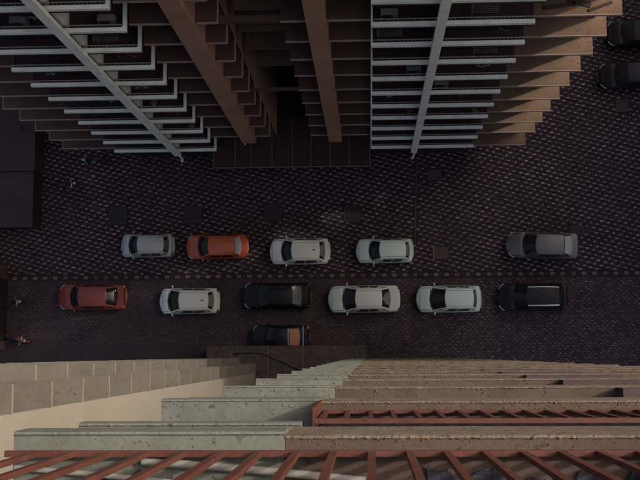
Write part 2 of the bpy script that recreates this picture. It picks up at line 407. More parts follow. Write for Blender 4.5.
# ------------------------------------------------------------------ far building (across the street)
FL0, FH, NF = 5.35, 2.72, 12
def far_building():
    B = thing('apartment_tower', 'brown apartment tower with white balconies and stepped ledges across the street', 'building', (-4.75, 14.4, 0))
    top = FL0 + FH * NF + .6
    # main masses: left, right and the recessed back of the slot
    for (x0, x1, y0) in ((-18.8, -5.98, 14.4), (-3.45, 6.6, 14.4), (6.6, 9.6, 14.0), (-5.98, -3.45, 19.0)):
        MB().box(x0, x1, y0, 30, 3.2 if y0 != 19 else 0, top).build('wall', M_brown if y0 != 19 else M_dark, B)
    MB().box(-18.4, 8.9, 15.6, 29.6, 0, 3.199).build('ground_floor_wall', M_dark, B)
    MB().box(-19.3, 9.8, 14.1, 30.4, top + .003, top + .5).build('roof_slab', M_brown, B)
    # ledges, one for every storey and bay
    bays = [(-19.5, -16.07, 13.15, 0), (-9.53, -7.72, 13.2, 1), (-6.84, -5.98, 13.2, 1), (-3.45, -2.40, 13.2, 1), (-1.58, .16, 13.2, 1), (6.58, 10.05, 13.2, 0)]
    for (x0, x1, y0, kmin) in bays:
        b = MB(); hw = (x1 - x0) / 2
        mats = [M_brown, M_trim] if x0 not in (6.58,) else [M_ledge_lit, M_trim]
        b.box(-hw, hw, .035, (13.997 if x0 == 6.58 else 14.397) - y0, -.16, 0, 0)
        if x0 == 6.58: b.box(hw - .449, hw, .7975, 1.6, -.16, 0, 0)
        b.box(-hw, hw, 0, .0345, -.17, .02, 1)
        if x0 == -6.84: b.box(hw - .001, hw + .05, 0.0347, 1.1, -.17, .02, 1)
        if x0 == -19.5: b.box(-hw - .035, -hw - .001, 0.001, 1.15, -.17, .015, 1)
        me = b.mesh('ledge', mats)
        for k in range(kmin, NF):
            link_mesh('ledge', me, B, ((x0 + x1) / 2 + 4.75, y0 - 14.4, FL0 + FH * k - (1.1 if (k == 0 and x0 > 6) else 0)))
    # corner returns of the ledges round the east and west ends
    # columns
    for (x0, x1) in ((-7.70, -6.86), (-2.38, -1.60)):
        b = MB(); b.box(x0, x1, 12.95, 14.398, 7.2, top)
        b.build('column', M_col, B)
    # a small lamp at the foot of the left column
    MB().blob((-7.55, 12.92, 7.16), (.06, .06, .06)).build('lamp', M_lamp, B)
    # beams and recessed floors of the slot
    for k, bw in ((5, .14), (9, .26)):
        MB().box(-5.928, -3.452, 13.25, 13.25 + bw, FL0 + FH * k - .3, FL0 + FH * k - .05).build('beam', M_brown, B)
    for k in range(6, NF):
        z = FL0 + FH * k
        MB().box(-5.3, -3.452, 13.75, 18.99, z - .2, z).build('recessed_floor', M_brown, B)
        MB().box(-4.9, -3.9, 14.6, 15.4, z + .002, z + .5).build('water_tank', M_dark, B)
        MB().box(-5.35, -5.25, 14.1, 18.99, z + .001, z + .6).build('recessed_parapet', M_brown, B)
    # east-facing wall of the slot
    MB().box(-5.976, -5.94, 14.3, 18.99, 3.2, top).build('slot_wall', M_col, B)
    # white balcony stacks
    for side, (x0, x1, px) in enumerate(((-16.06, -9.55, -12.12), (.18, 6.57, 2.90))):
        w = x1 - x0; cx = (x0 + x1) / 2
        sl = MB().box(-w / 2 + .03, w / 2 - .03, .06, 1.597, -.14, 0).mesh('balcony', M_tile)
        pa = MB(); pa.box(-w / 2, w / 2, 0, .16, .22, .45, 0)
        if side == 0: pa.box(w / 2 - .13, w / 2, .161, 1.2, .22, .445, 0)
        else: pa.box(-w / 2, -w / 2 + .07, .161, 1.2, .22, .445, 0)
        pa = pa.mesh('parapet', M_white)
        rl = MB(); nb = int(w / .16)
        for i in range(nb):
            xx = -w / 2 + .1 + i * .16
            rl.box(xx - .010, xx + .010, .20, .218, .0, .62)
        rl.box(-w / 2 + .05, w / 2 - .05, .19, .225, .62, .65)
        rl = rl.mesh('railing', M_galv)
        pt = MB().box(-.06, .06, .24, 1.59, .001, 2.55).mesh('partition', M_white)
        fl = [mat('balcony_floor_%d' % q, c_, .7, .3, 1.0, 20, .1) for q, c_ in enumerate(((.055, .024, .024), (.026, .014, .018), (.013, .012, .022), (.07, .032, .03)))]
        strip = [MB().box(-w / 2 + .06, w / 2 - .06, .75, 1.59, .001, .012).mesh('floor_tiles', m_) for m_ in fl]
        mat_r = random.Random(side + 5)
        for k in range(NF):
            z = FL0 + FH * k
            o = link_mesh('balcony', sl, B, (cx + 4.75, 12.8 - 14.4, z))
            link_mesh('parapet', pa, o)
            link_mesh('railing', rl, o)
            link_mesh('floor_tiles', mat_r.choice(strip), o)
            link_mesh('partition', pt, o, (px - cx + .1, 0, 0))
            # tiled strip of another tone and a doorway in the back wall
            for dx in (-1.9, 1.6):
                MB().box(cx + dx - .5, cx + dx + .5, 14.36, 14.396, z + .01, z + 2.05).build('balcony_door', M_glassw, B)
        b = MB(); fw = .21 if side == 0 else .19
        b.box(px - fw, px + fw, 12.62, 12.798, 5.0, top)
        b.build('white_fin', M_white, B)
        hk = MB(); hk.tube([(px + .05, 12.7, 5.0), (px + .05, 12.7, 3.6), (px - .05, 12.6, 3.3)], .07, 10)
        hk.build('downpipe', M_white, B)
        # ground floor recess wall below the stack
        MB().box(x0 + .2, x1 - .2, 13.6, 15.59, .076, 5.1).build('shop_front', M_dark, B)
    # canopy with jointed sheets
    xs = (-10.14, -8.72, -7.67, -6.28, -4.94, -3.72, -2.48, -1.21, .13)
    cp = MB().box(-10.14, .13, 12.3, 15.59, 2.75, 2.96).build('canopy', M_canopy, B)
    for i in range(8):
        b = MB().box(xs[i] + .045, xs[i + 1] - .045, 12.32, 15.58, 2.963, 2.985); b.build('panel', M_canopy, cp)
    for x in xs: MB().box(x - .028, x + .028, 12.25, 15.58, 2.9635, 3.03).build('joint_strip', M_joint, cp)
    b = MB(); b.box(-10.17, .16, 12.2, 12.249, 2.70, 3.0); b.build('front_edge', M_joint, cp)
    for x in (-10.0, -6.28, -2.48, -.05): MB().box(x - .06, x + .06, 12.35, 12.47, .076, 2.748).build('post', M_iron, cp)
    # rubble and dirt on the sunlit east ledges
    b = MB()
    for k in range(0, NF):
        z = FL0 + FH * k + .001 - (1.1 if k == 0 else 0)
        nn = 14 if k < 6 else 34
        for i in range(nn):
            x = 10.0 - abs(rnd.gauss(0, .9)); y = rnd.uniform(13.3, 13.97)
            if x < 6.8: continue
            s = rnd.uniform(.015, .06)
            b.frustum(x, y, z, s, s * rnd.uniform(.5, 1), s * rnd.uniform(.2, .5), s * .2, rnd.uniform(0, 3), rnd.choice((0, 0, 1)))
    stuff(b.build('ledge_rubble', [M_ledge_lit, M_chip], B))
    return B
far = far_building()

def balcony_clutter():
    def fz(k): return FL0 + FH * k + .002
    # air conditioner outdoor units
    acs = [(-13.9, 9, 'beside the left white fin near the top'), (-10.35, 9, 'at the right end of a high left-stack balcony'),
           (2.2, 6, 'left of the right white fin halfway up'), (3.7, 5, 'just right of the right white fin'), (.9, 9, 'high at the left end of the right stack')]
    base = None
    for x, k, where in acs:
        t = thing('air_conditioner', 'small pale air conditioner ' + where, 'air conditioner', (x, 13.35, fz(k)), 0, 'air conditioners on the balconies')
        if base is None:
            b = MB(); b.box(-.34, .34, -.13, .13, .06, .52); c = b.mesh('casing', M_acw)
            b = MB(); b.lathe([(.001, -.15), (.2, -.15), (.22, -.145), (.22, -.141)], 'y', (-.08, 0, .29), 18); g = b.mesh('fan_grille', M_plastic)
            b = MB(); b.box(-.3, .3, -.16, .16, 0, .059); f = b.mesh('foot', M_galv)
            base = (c, g, f)
        for nm, me in zip(('casing', 'fan_grille', 'foot'), base): link_mesh(nm, me, t)
    # folding laundry racks
    racks = [(.95, 8, 'at the left end of the right balcony stack'), (4.6, 9, 'right of the right white fin near the top'),
             (5.2, 7, 'at the right of the right balcony stack'), (-11.0, 8, 'right of the left white fin near the top')]
    base = None
    for x, k, where in racks:
        t = thing('laundry_rack', 'pale wire laundry rack ' + where, 'laundry rack', (x, 13.4, fz(k)), 0, 'laundry racks on the balconies')
        if base is None:
            b = MB()
            for i in range(8):
                y = -.26 + i * .074; b.tube([(-.5, y, .8), (.5, y, .8)], .009, 6)
            b.tube([(-.5, -.26, .8), (-.5, .26, .8)], .014, 6); b.tube([(.5, -.26, .8), (.5, .26, .8)], .014, 6)
            top = b.mesh('rack_top', M_acw)
            lg = []
            for s_ in (-1, 1):
                b = MB(); b.tube([(-.45 * s_, -.25 * s_, 0), (-.45 * s_, .25 * s_, .78)], .012, 6)
                b.tube([(-.45 * s_, -.25 * s_, 0), (.45 * s_, -.25 * s_, 0)], .010, 6); lg.append(b.mesh('leg', M_acw))
            base = (top, lg)
        link_mesh('rack_top', base[0], t)
        for me in base[1]: link_mesh('leg', me, t)
    # hung cloths
    def cloth(x, k, w, m, lab):
        ph = rnd.uniform(0, 6)
        def fn(u, v): return (x + (u - .5) * w, 13.25 + .05 * math.sin(u * 9 + ph) + .22 * v, fz(k) + .86 - .5 * v * v + .03 * math.sin(u * 14 + ph))
        b = MB(); b.grid(fn, 14, 6); b.grid(lambda u, v: Vector(fn(u, v)) + Vector((0, .012, -.012)), 14, 6, 0, True)
        tag(b.build('hung_cloth', m, None, True), lab, 'cloth', 'cloths hung on the balconies')
    cloth(-10.7, 7, .9, M_clothr, 'red cloth hung on a balcony of the left white stack')
    cloth(4.3, 5, .5, M_clothr, 'small red cloth on a lower balcony of the right white stack')
    cloth(-13.3, 9, .55, M_clothw, 'pale cloth hung beside the left white fin near the top of the frame')
    cloth(-15.0, 6, .4, M_clothw, 'pale cloth hung at the left end of the left balcony stack')
    ords = ['lowest', 'second', 'third', 'fourth', 'fifth', 'sixth', 'seventh', 'eighth', 'ninth', 'tenth']
    m_blue = mat('blue_cloth', (.05, .06, .12), .9, .2, 5, 30, 0); m_ochre = mat('ochre_cloth', (.22, .14, .07), .9, .2, 5, 30, 0)
    for (x, k, w, m, cn) in ((1.4, 7, .8, m_blue, 'blue'), (5.4, 6, .7, M_clothw, 'pale'), (4.8, 4, .6, m_ochre, 'ochre'), (1.1, 4, .7, M_clothw, 'pale'), (5.6, 8, .6, m_ochre, 'ochre'), (1.9, 2, .6, m_blue, 'blue'),
                             (-11.2, 5, .7, M_clothw, 'pale'), (-14.2, 7, .8, m_blue, 'blue'), (-10.6, 3, .6, m_ochre, 'ochre'), (-13.4, 4, .6, M_clothw, 'pale'), (-14.6, 2, .6, m_blue, 'blue')):
        cloth(x, k, w, m, cn + ' cloth on the ' + ords[k] + ' balcony from the bottom of the ' + ('right' if x > 0 else 'left') + ' white stack')
    # potted plants
    for i, (x, k, y, lab) in enumerate(((5.9, 3, 13.2, 'small potted plant at the right end of a low balcony of the right stack'),
                            (2.3, 3, 13.3, 'small potted plant left of the right white fin'),
                            (-11.3, 4, 13.3, 'small potted plant right of the left white fin'),
                            (-10.2, 2, 13.2, 'small potted plant low at the right end of the left balcony stack'))):
        t = thing('potted_plant', lab, 'potted plant', (x, y, fz(k)), 0, 'potted plants on the balconies')
        b = MB(); b.lathe([(.001, 0), (.11, 0), (.16, .26), (.13, .26), (.12, .22), (.001, .22)], 'z', (x, y, fz(k)), 14); b.build('pot', M_terra, t, True, False, 40)
        b = MB()
        for j in range(60):
            a, r = rnd.uniform(0, 6.28), rnd.uniform(.02, .22); h = rnd.uniform(.25, .62)
            p = Vector((x + r * math.cos(a), y + r * math.sin(a), fz(k) + h)); q = Vector((rnd.uniform(-1, 1), rnd.uniform(-1, 1), rnd.uniform(-.3, 1))).normalized() * .07
            s_ = q.cross(Vector((0, 0, 1))).normalized() * .03
            b.poly([p, p + q * .5 + s_, p + q, p + q * .5 - s_])
        b.build('foliage', M_leaf, t)
balcony_clutter()

def ledge_junk():
    z = FL0 + FH * 9 + .002
    specs = [(7.6, 13.6, 1.3, .16, .12, 'long dark plank lying on the high east ledge beside the white balconies'),
             (8.4, 13.72, .9, .22, -.25, 'short broad plank lying askew in the middle of the high east ledge'),
             (9.2, 13.55, 1.0, .12, .35, 'thin plank lying at the outer end of the high east ledge')]
    for x, y, l, w, a, lab in specs:
        b = MB(); b.frustum(x, y, z, l, w, .05, .006, a)
        tag(b.build('plank', M_soil), lab, 'plank', 'planks on the high east ledge')
ledge_junk()

# ------------------------------------------------------------------ low annex at the left, wall at the lower left, unseen block added at the right to shade the street
def side_buildings():
    A = thing('annex', 'low dark flat roofed annex beside the left end of the tower', 'building', (-26, 13, 0))
    MB().box(-30, -22.35, 12.4, 17.5, .0, 2.2).build('wall', M_annex, A)
    r = MB().box(-30.1, -22.3, 12.32, 17.6, 2.201, 2.32).build('roof', M_annex, A)
    MB().box(-30, -22.5, 8.65, 12.319, 0, 2.0).build('wall', M_annexb, A)
    MB().box(-30.1, -22.42, 8.55, 12.30, 2.001, 2.12).build('lower_roof', M_annex, A)
    MB().tube([(-23.2, 15.2, 2.32), (-23.2, 15.2, 2.9)], .06, 12).build('vent_pipe', M_cover, r)
    MB().box(-22.49, -22.45, 9.4, 10.5, .08, 1.9).build('door', M_iron, A)
    S = thing('corner_shop', 'dark flat roofed shop cut by the lower left edge of the frame', 'building', (-28, 3.3, 0))
    MB().box(-34, -24.75, .4, 6.2, 0, 3.2).build('wall', M_brown, S)
    MB().box(-34.1, -24.65, .3, 6.3, 3.201, 3.35).build('roof', M_annex, S)
    MB().box(-24.74, -24.70, 1.0, 5.2, .1, 2.4).build('shutter', M_iron, S)
    T = thing('sun_blocker', 'tall plain block added unseen beyond the right edge to shade the street', 'building', (42, 8, 0))  # added out of view to keep sun off the street, not the ledges
    MB().box(34, 50, -8, 22.15, 0, 50).build('wall', M_tower, T)
    MB().box(34, 50, 22.16, 42, 0, 27).build('wing', M_tower, T)
    MB().box(33.8, 50.2, -8.2, 22.35, 50.001, 50.4).build('roof', M_brown, T)
    win = MB(); win.box(-.02, .03, -.7, .7, -.8, .8); win = win.mesh('window', M_glassw)
    fr = MB()
    for q in ((-.78, .78, .8, .88), (-.78, .78, -.9, -.8)): fr.box(-.06, .02, q[0], q[1], q[2], q[3])
    fr.box(-.05, .02, -.78, -.7, -.8, .8); fr.box(-.05, .02, .7, .78, -.8, .8); fr = fr.mesh('frame', M_white)
    for k in range(16):
        for j in range(6):
            w = link_mesh('window', win, T, (33.98 - 42, -5.5 + j * 4.4 - 8, 2.4 + k * 3.0)); link_mesh('frame', fr, w)
side_buildings()

# ------------------------------------------------------------------ near building (below the camera)
ZN = [CAM_H - 3.82 - 2.72 * k for k in range(25)]
XW, XM, XE = -1.31, -.31, 6.0
def rough_slab(x0, x1, yf, yb, zt, th, step, jit, seed):
    """slab with a crumbling front edge: flat painted top, bare plaster lip and front"""
    r = random.Random(seed); b = MB()
    n = max(2, int((x1 - x0) / step)); i0 = 0; np_ = 8
    for i in range(n + 1):
        x = x0 + (x1 - x0) * i / n
        j = [r.gauss(0, jit) for _ in range(6)]
        lump = jit * 2.2 * max(0, r.gauss(-.6, 1))
        prof = [(yb, zt), (yf - .018 + j[0], zt), (yf - .012 + j[1] * .6, zt + .006 + lump), (yf - .003, zt + .003 + j[2]), (yf + j[3] * .08, zt - .03),
                (yf, zt - th * .5), (yf + j[5] * .25, zt - th), (yb, zt - th)]
        b.v += [(x, p, q) for p, q in prof]
    for i in range(n):
        for k in range(np_):
            k2 = (k + 1) % np_
            q = (i * np_ + k, (i + 1) * np_ + k, (i + 1) * np_ + k2, i * np_ + k2)
            b.face(q, 0 if k in (0, 6, 7) else 1)
    b.face([k for k in range(np_)], 0); b.face([n * np_ + k for k in reversed(range(np_))], 0)
    return b
def near_building():
    B = thing('apartment_block', 'pale green, brown and cream block with rusty red railings below the camera', 'building', (2, -5, 0))
    zt = CAM_H + 4
    MB().box(XM + .002, XE - .01, -6, -.84, 0, zt).build('wall', M_nbrown, B)
    MB().box(XW + .01, XM - .002, -6, -.84, 0, zt).build('wall', M_green, B)
    for k in range(25):
        if ZN[k] < 1.5: continue
        step, jit = (.010, .0016) if k < 2 else ((.025, .003) if k < 5 else (.08, .006))
        s = rough_slab(XM + .001, XE, -.29, -.838, ZN[k], .43, step, jit, 100 + k)
        s.build('floor_slab', [M_nbrown, M_plast], B)
        s = rough_slab(XW, XM - .001, -.275, -.838, ZN[k], .16, step, jit * .5, 300 + k)
        s.build('green_slab', [M_green, M_green], B)
        s = rough_slab(XW + (.0 if k == 0 else .02), XM - .001, -.30, -.838, ZN[k] - .86, .10, step, jit * .6, 400 + k)
        s.build('sill', [M_green, M_green], B)
        if 2 <= k <= 6:
            b = MB(); b.box(2.14, 3.4, -.50, -.30, ZN[k] + .004, ZN[k] + .30); b.box(2.12, 3.42, -.51, -.295, ZN[k] + .301, ZN[k] + .33)
            b.build('dark_box', M_cover, B)  # dark block with a lid, stand-in for an unclear dark shape
    for k in range(1, 12):      # grilled windows behind the brown ledges
        w = MB().box(XM + .02, XE - .05, -.43, -.405, ZN[k] + .05, ZN[k] + 2.2).build('window', M_dark, B)
        f = MB(); f.box(XM + .012, XE - .04, -.44, -.398, ZN[k] + .004, ZN[k] + .049)
        f.build('window_frame', M_cover, w)
    # dark wall of the brown stack seen past the end of the balustrade
    # balustrades
    for k, x0 in ((0, XW - .02), (1, XM + .01)):
        yr = -.354; z0 = ZN[k] + .012; h = .95 if k == 0 else .88
        rl = MB(); rl.box(x0, XE - .05, yr - .011, yr + .011, z0, z0 + .03)
        ro = rl.build('railing', M_rail, B)
        MB().box(x0, XE - .05, yr - .014, yr + .012, z0 + h, z0 + h + .025).build('top_rail', M_rail, ro)
        bar = MB(); bar.box(-.013, .013, -.009, .009, .028, h + .002); bar = bar.mesh('baluster', M_rail)
        i = math.ceil(x0 / .135)
        while i * .135 < min(XE, 1.6 if k == 0 else 2.6):
            link_mesh('baluster', bar, ro, (i * .135 - 2 + rnd.uniform(-.003, .003), yr + 5, z0), (0, 0, rnd.uniform(-.08, .08))); i += 1
        rest = MB()
        while i * .135 < XE - .06:
            x = i * .135; rest.box(x - .013, x + .013, yr - .009, yr + .009, z0 + .028, z0 + h + .002); i += 1
        stuff(rest.build('far_balusters', M_rail, ro))
    # solid end panel of the lower balustrade, at the green wall
    MB().box(XM - .0005, XM + .009, -.70, -.283, ZN[1] + .002, ZN[1] + .92).build('end_panel', M_rail, B)
    # west wing: ledges and the tall cream wall
    MB().box(-7.56, -7.42, -8, -1.19, 0, zt).build('cream_wall', M_cream, B)
    MB().box(-14, -9.7, -8, -1.9, 0, zt).build('wing_wall', M_beige, B)
    MB().box(-14, -9.7, -1.899, -.45, 0, zt).build('wing_wall', M_beige, B)
    MB().box(-7.418, -1.33, -8, -6, 0, zt).build('court_wall', M_cream, B)
    la = MB().box(-3.6, 0, -1.3, 0, -.11, 0, 0, {'e': 1}).mesh('wing_ledge', [M_beige, M_beige_lit])
    lb = MB().box(-4.4, -.165, -1.3, 0, -.11, 0, 0, {'e': 1}); lb.box(-.1645, 0, -.60, 0, -.11, 0, 0, {'e': 1}); lb = lb.mesh('wing_ledge', [M_beige, M_beige_lit])
    for j in range(-3, 17):
        da = 25.7 + 2.70 * j
        if da < 69: link_mesh('wing_ledge', la, B, (-8.3 - 2 + rnd.uniform(-.02, .02), -.22 + 5, CAM_H - da))
        db = 24.05 + 2.70 * j
        if db < 69: link_mesh('wing_ledge', lb, B, (-7.4 - 2 + rnd.uniform(-.02, .02), -.585 + 5, CAM_H - db))
    # podium roof with jointed slabs
    P = MB().box(-10.6, -.2, -8, .57, 2.2, 2.45).build('podium_roof', M_pod, B)
    xs = [-10.6, -8.93, -6.6, -4.33, -2.0, -.2]
    for i in range(5): MB().box(xs[i] + .03, xs[i + 1] - .03, -5.9, .55, 2.452, 2.50).build('slab', M_pod, P)
    for x in xs[1:-1]: MB().box(x - .022, x + .022, -5.9, .56, 2.4525, 2.515).build('joint_strip', M_joint, P)
    for x in xs: MB().box(x - .1 + (.1 if x < -10 else 0), x + .1 - (.1 if x > -.5 else 0), .25, .45, 0, 2.199).build('post', M_pod, P)
    b = MB()
    for i in range(900):
        x, y = rnd.uniform(-10.4, -.3), rnd.uniform(-1.6, .5); s = rnd.uniform(.015, .05) if rnd.random() < .9 else rnd.uniform(.05, .1)
        b.frustum(x, y, 2.501, s, s * rnd.uniform(.3, 1), s * .3, s * .2, rnd.uniform(0, 3))
    stuff(b.build('roof_debris', M_chip, P))
    # plaster crumbs on the upper ledges
    b = MB()
    for k in range(0, 9):
        for i in range(int(90 if k == 0 else 260 / (1 + .1 * k))):
            right = rnd.random() < .75
            x = rnd.uniform(XM + .02, 1.2 + .45 * k) if right else rnd.uniform(XW + .02, XM - .02)
            y = -.30 - abs(rnd.gauss(0, .03)) if rnd.random() < .7 else -rnd.uniform(.30, .55)
            s = rnd.uniform(.002, .006) * (1 + .28 * k) * (1 if rnd.random() < .95 else 1.8)
            b.frustum(x, y, ZN[k] + .001, s, s * rnd.uniform(.5, 1), s * .7, s * .15, rnd.uniform(0, 3))
    stuff(b.build('plaster_crumbs', M_chip, B))
    return B
near = near_building()

def near_clutter():
    z = ZN[0] + .002
    b = MB(); b.tube([(-.83, -.382, z + .016), (-.5, -.405, z + .018), (-.02, -.452, z + .016)], .015, 14)
    tag(b.build('pipe', M_pvc, None, True, False, 40), 'pale plastic pipe lying on the ledge behind the red railing', 'pipe')
    b = MB(); b.tube([(-1.3, -.405, z + .012), (-1.0, -.43, z + .012), (-.55, -.475, z + .012)], .011, 12)
    tag(b.build('thin_pipe', M_pvc, None, True, False, 40), 'thin pale pipe on the ledge at the lower left corner', 'pipe')
    r2 = random.Random(3)
    def lay_sheet(x0, x1, y0, y1, lab):  # wavy dark navy sheet, stand-in for unclear dark patches
        ph = r2.uniform(0, 6)
        def fn(u, v):
            y = y0 + (y1 - y0) * v + (1 - v) * .028 * math.sin(u * 11 + ph) + (1 - v) * .014 * math.sin(u * 27 + ph * 2)
            return (x0 + (x1 - x0) * u, y, z + .006 + .014 * (1 + math.sin(u * 19 + v * 5 + ph)) * (.3 + v))
        b = MB(); b.grid(fn, 40, 8); b.grid(lambda u, v: Vector(fn(u, v)) - Vector((0, 0, .004)), 40, 8, 0, True)
        tag(b.build('sheet', M_sheet, None, True), lab, 'sheet')
    lay_sheet(.20, .62, -.425, -.7, 'crumpled dark navy tarpaulin on the ledge behind the railing at the lower right')
    lay_sheet(.66, .95, -.435, -.7, 'small dark navy tarpaulin on the ledge by the clay pot')
    lay_sheet(-1.0, -.72, -.445, -.7, 'dark navy tarpaulin on the ledge at the lower left')
    px, py = 1.03, -.435
    t = thing('flower_pot', 'orange clay flower pot on the ledge at the right edge', 'flower pot', (px, py, z))
    b = MB(); b.lathe([(.001, 0), (.045, 0), (.062, .10), (.07, .10), (.07, .13), (.058, .13), (.055, .11), (.001, .11)], 'z', (px, py, z), 24)
    b.build('pot', M_terra, t, True, False, 40)
    MB().lathe([(.001, .114), (.05, .112)], 'z', (px, py, z), 16).build('soil', M_soil, t)
    # cable across the podium
    b = MB(); b.tube([(-8.9, .05, 2.54), (-7.6, .12, 2.53), (-6.9, .05, 2.53), (-6.2, -.3, 2.53), (-5.4, -.62, 2.53), (-4.6, -1.0, 2.53)], .035, 8)
    tag(b.build('cable', M_rope, None, True), 'black cable lying across the dark podium roof', 'cable')
near_clutter()

# ------------------------------------------------------------------ cars
def smooth(t): t = max(0, min(1, t)); return t * t * (3 - 2 * t)
def make_car(label, x, y, L, W, H, kind, pm, rz=0.0, hood=.20, ws=.19, roof=.45, rear=.09, rails=False, antenna=False,
             roof_mat=None, tail_mat=None, spoiler=False, glass_rear=None, rack=False, sunshade=False, frame_trim=False):
    """front towards local +x; parts are built round the origin on the ground, then the thing is turned to face west"""
    T = thing('parked_car', label, 'car', (x, y, 0.125 if y > KERB_Y else 0.004), math.pi + rz, 'cars parked in the street')
    def put(b, name, m, parent=T, sm=True, sharp=35, rec=True):
        me = b.mesh(name, m, sm, rec)
        if sm: me.set_sharp_from_angle(angle=R(sharp))
        return link_mesh(name, me, parent)
    X = lambda t: L / 2 - t * L                     # t from the nose backwards
    tw0, tw1 = hood, hood + ws
    tr1 = tw1 + roof; tr0 = tr1 + rear
    belt = .96 if kind != 'suv' else 1.06
    nose = .66 if kind != 'suv' else .78
    def topz(t):
        if t < .03: return nose - .12 + .12 * smooth(t / .03)
        if t < tw0: return nose + (belt - .05 - nose) * smooth((t - .03) / (tw0 - .03)) ** .8
        if t < tr0: return belt - .05 + .07 * (t - tw0) / (tr0 - tw0)
        if t > .97: return belt + .02 - .20 * smooth((t - .97) / .03)
        return belt + .02
    def hw(t):
        w = 1 - .035 * (2 * t - 1) ** 2
        if t < .12: w *= 1 - .30 * (1 - t / .12) ** 2.4
        if t > .90: w *= 1 - .15 * ((t - .90) / .10) ** 2.6
        return W / 2 * w
    ts = [0, .006, .016, .032, .055, .085, .12, .16, .2, .26, .34, .42, .5, .58, .66, .74, .8, .85, .89, .925, .952, .972, .986, .995, 1]
    b = MB(); zb = .2
    prof_n = None
    for t in ts:
        T_ = topz(t); w = hw(t); e = 0
        half = [(0, zb), (.86, zb), (.965, zb + .07), (1, zb + .28), (.985, T_ - .20), (.965, T_ - .08), (.91, T_ - .015), (.78, T_ + .012), (.4, T_ + .03), (0, T_ + .035)]
        ring = [(w * a, z) for a, z in half] + [(-w * a, z) for a, z in half[-2:0:-1]]
        prof_n = len(ring)
        bow = -.10 * L / 4 if t < .02 else 0
        for (yy, z) in ring:
            xx = X(t)
            if t < .06: xx -= (1 - t / .06) * .26 * (yy / (W / 2)) ** 2 * L / 4
            if t > .95: xx += ((t - .95) / .05) * .09 * (yy / (W / 2)) ** 2 * L / 4
            b.v.append((xx, yy, z))
    for i in range(len(ts) - 1):
        for k in range(prof_n):
            k2 = (k + 1) % prof_n
            b.face((i * prof_n + k, i * prof_n + k2, (i + 1) * prof_n + k2, (i + 1) * prof_n + k))
    b.face(range(prof_n)); b.face([(len(ts) - 1) * prof_n + k for k in range(prof_n)])
    body = put(b, 'body', pm, sharp=45)
    # cabin
    wb = W / 2 * .93; wr = W / 2 * (.70 if kind != 'suv' else .76)
    zc = belt - .03; zr = H
    def roofz(xx, yy):
        mid = (X(tw1) + X(tr1)) / 2; half = (X(tw1) - X(tr1)) / 2
        return zr - .045 * (yy / wr) ** 2 - .045 * ((xx - mid) / half) ** 2
    def fbase(s): return Vector((X(tw0) + .04 - .26 * s * s, wb * s * .97, zc - .01))
    def froof(s):
        xx = X(tw1) - .10 * s * s; return Vector((xx, wr * s, roofz(xx, wr * s)))
    def rbase(s): return Vector((X(tr0) + .14 * s * s, wb * s * .93, zc + .03))
    def rroof(s):
        xx = X(tr1) + .05 * s * s; return Vector((xx, wr * .97 * s, roofz(xx, wr * s) - .01))
    def fr(u, v): 
        s = 2 * u - 1; p = fbase(s).lerp(froof(s), v); p += Vector((.03, 0, .05)) * 4 * v * (1 - v) * (1 - .4 * s * s); return p
    def rr(u, v):
        s = 2 * u - 1; p = rbase(s).lerp(rroof(s), v); p += Vector((-.03, 0, .03)) * 4 * v * (1 - v); return p
    def sd_(sgn):
        def f(u, v):
            a = fbase(sgn).lerp(rbase(sgn), u); c = froof(sgn).lerp(rroof(sgn), u)
            a.y += sgn * .05 * math.sin(math.pi * u); c.y += sgn * .03 * math.sin(math.pi * u)
            c.z += .03 * math.sin(math.pi * u)
            p = a.lerp(c, v); p.y += sgn * .045 * 4 * v * (1 - v); return p
        return f
    sw = ((.16, .48), (.52, .86)) if kind != 'sedan' else ((.18, .50), (.54, .80))
    def strips(b, fn, u0, u1, v0, v1, ua=0, ub=1):
        for (a0, a1, c0, c1) in ((ua, u0, 0, 1), (u1, ub, 0, 1), (u0, u1, 0, v0), (u0, u1, v1, 1)):
            b.grid(lambda u, v: fn(a0 + (a1 - a0) * u, c0 + (c1 - c0) * v), 8, 4)
    b = MB(); strips(b, fr, .05, .95, .035, .945); strips(b, rr, .075, .925, .105, .925)
    for sg in (1, -1):
        f_ = sd_(sg); mid = (sw[0][1] + sw[1][0]) / 2
        strips(b, f_, sw[0][0] + .004, sw[0][1] - .004, .11, .83, 0, mid); strips(b, f_, sw[1][0] + .004, sw[1][1] - .004, .11, .83, mid, 1)
    put(b, 'cabin_frame', pm, sharp=60)
    # interior: trim deck, dashboard, seats, steering wheel
    zi = belt + .062
    def innf(u, v):
        q = 2 * v - 1; xa = X(tw0) - .06 - .27 * q * q; xb = X(tr0) + .10 + .16 * q * q
        return (xa + (xb - xa) * u, q * wb * (.90 - .06 * u), zi - .02)
    b = MB(); b.grid(innf, 6, 8)
    inn = put(b, 'interior', M_inner, rec=False)
    b = MB(); b.blob((X(tw0) - .30, 0, zi), (.16, wb * .86, .06), 14, 6); put(b, 'dashboard', M_inner, inn)
    for sx, hgt in ((X(tw0 + ws + .13), .22), (X(tr1 - .06), .18)):
        for sy in (-.36, .36):
            b = MB(); b.blob((sx, sy * W / 1.7, zi + .02), (.09, .25, hgt), 12, 8); b.blob((sx - .02, sy * W / 1.7, zi + hgt + .04), (.05, .12, .07), 10, 6); b.blob((sx + .3, sy * W / 1.7, zi - .02), (.22, .24, .05), 10, 6)
            put(b, 'seat', M_cushion, inn)
    b = MB(); b.tube([(X(tw0) - .50 - .05 * math.sin(k_ * math.pi / 6), W * .2 + .18 * math.cos(k_ * math.pi / 6), zi + .06 + .12 * math.sin(k_ * math.pi / 6)) for k_ in range(13)], .014, 6); put(b, 'steering_wheel', M_plastic, inn)
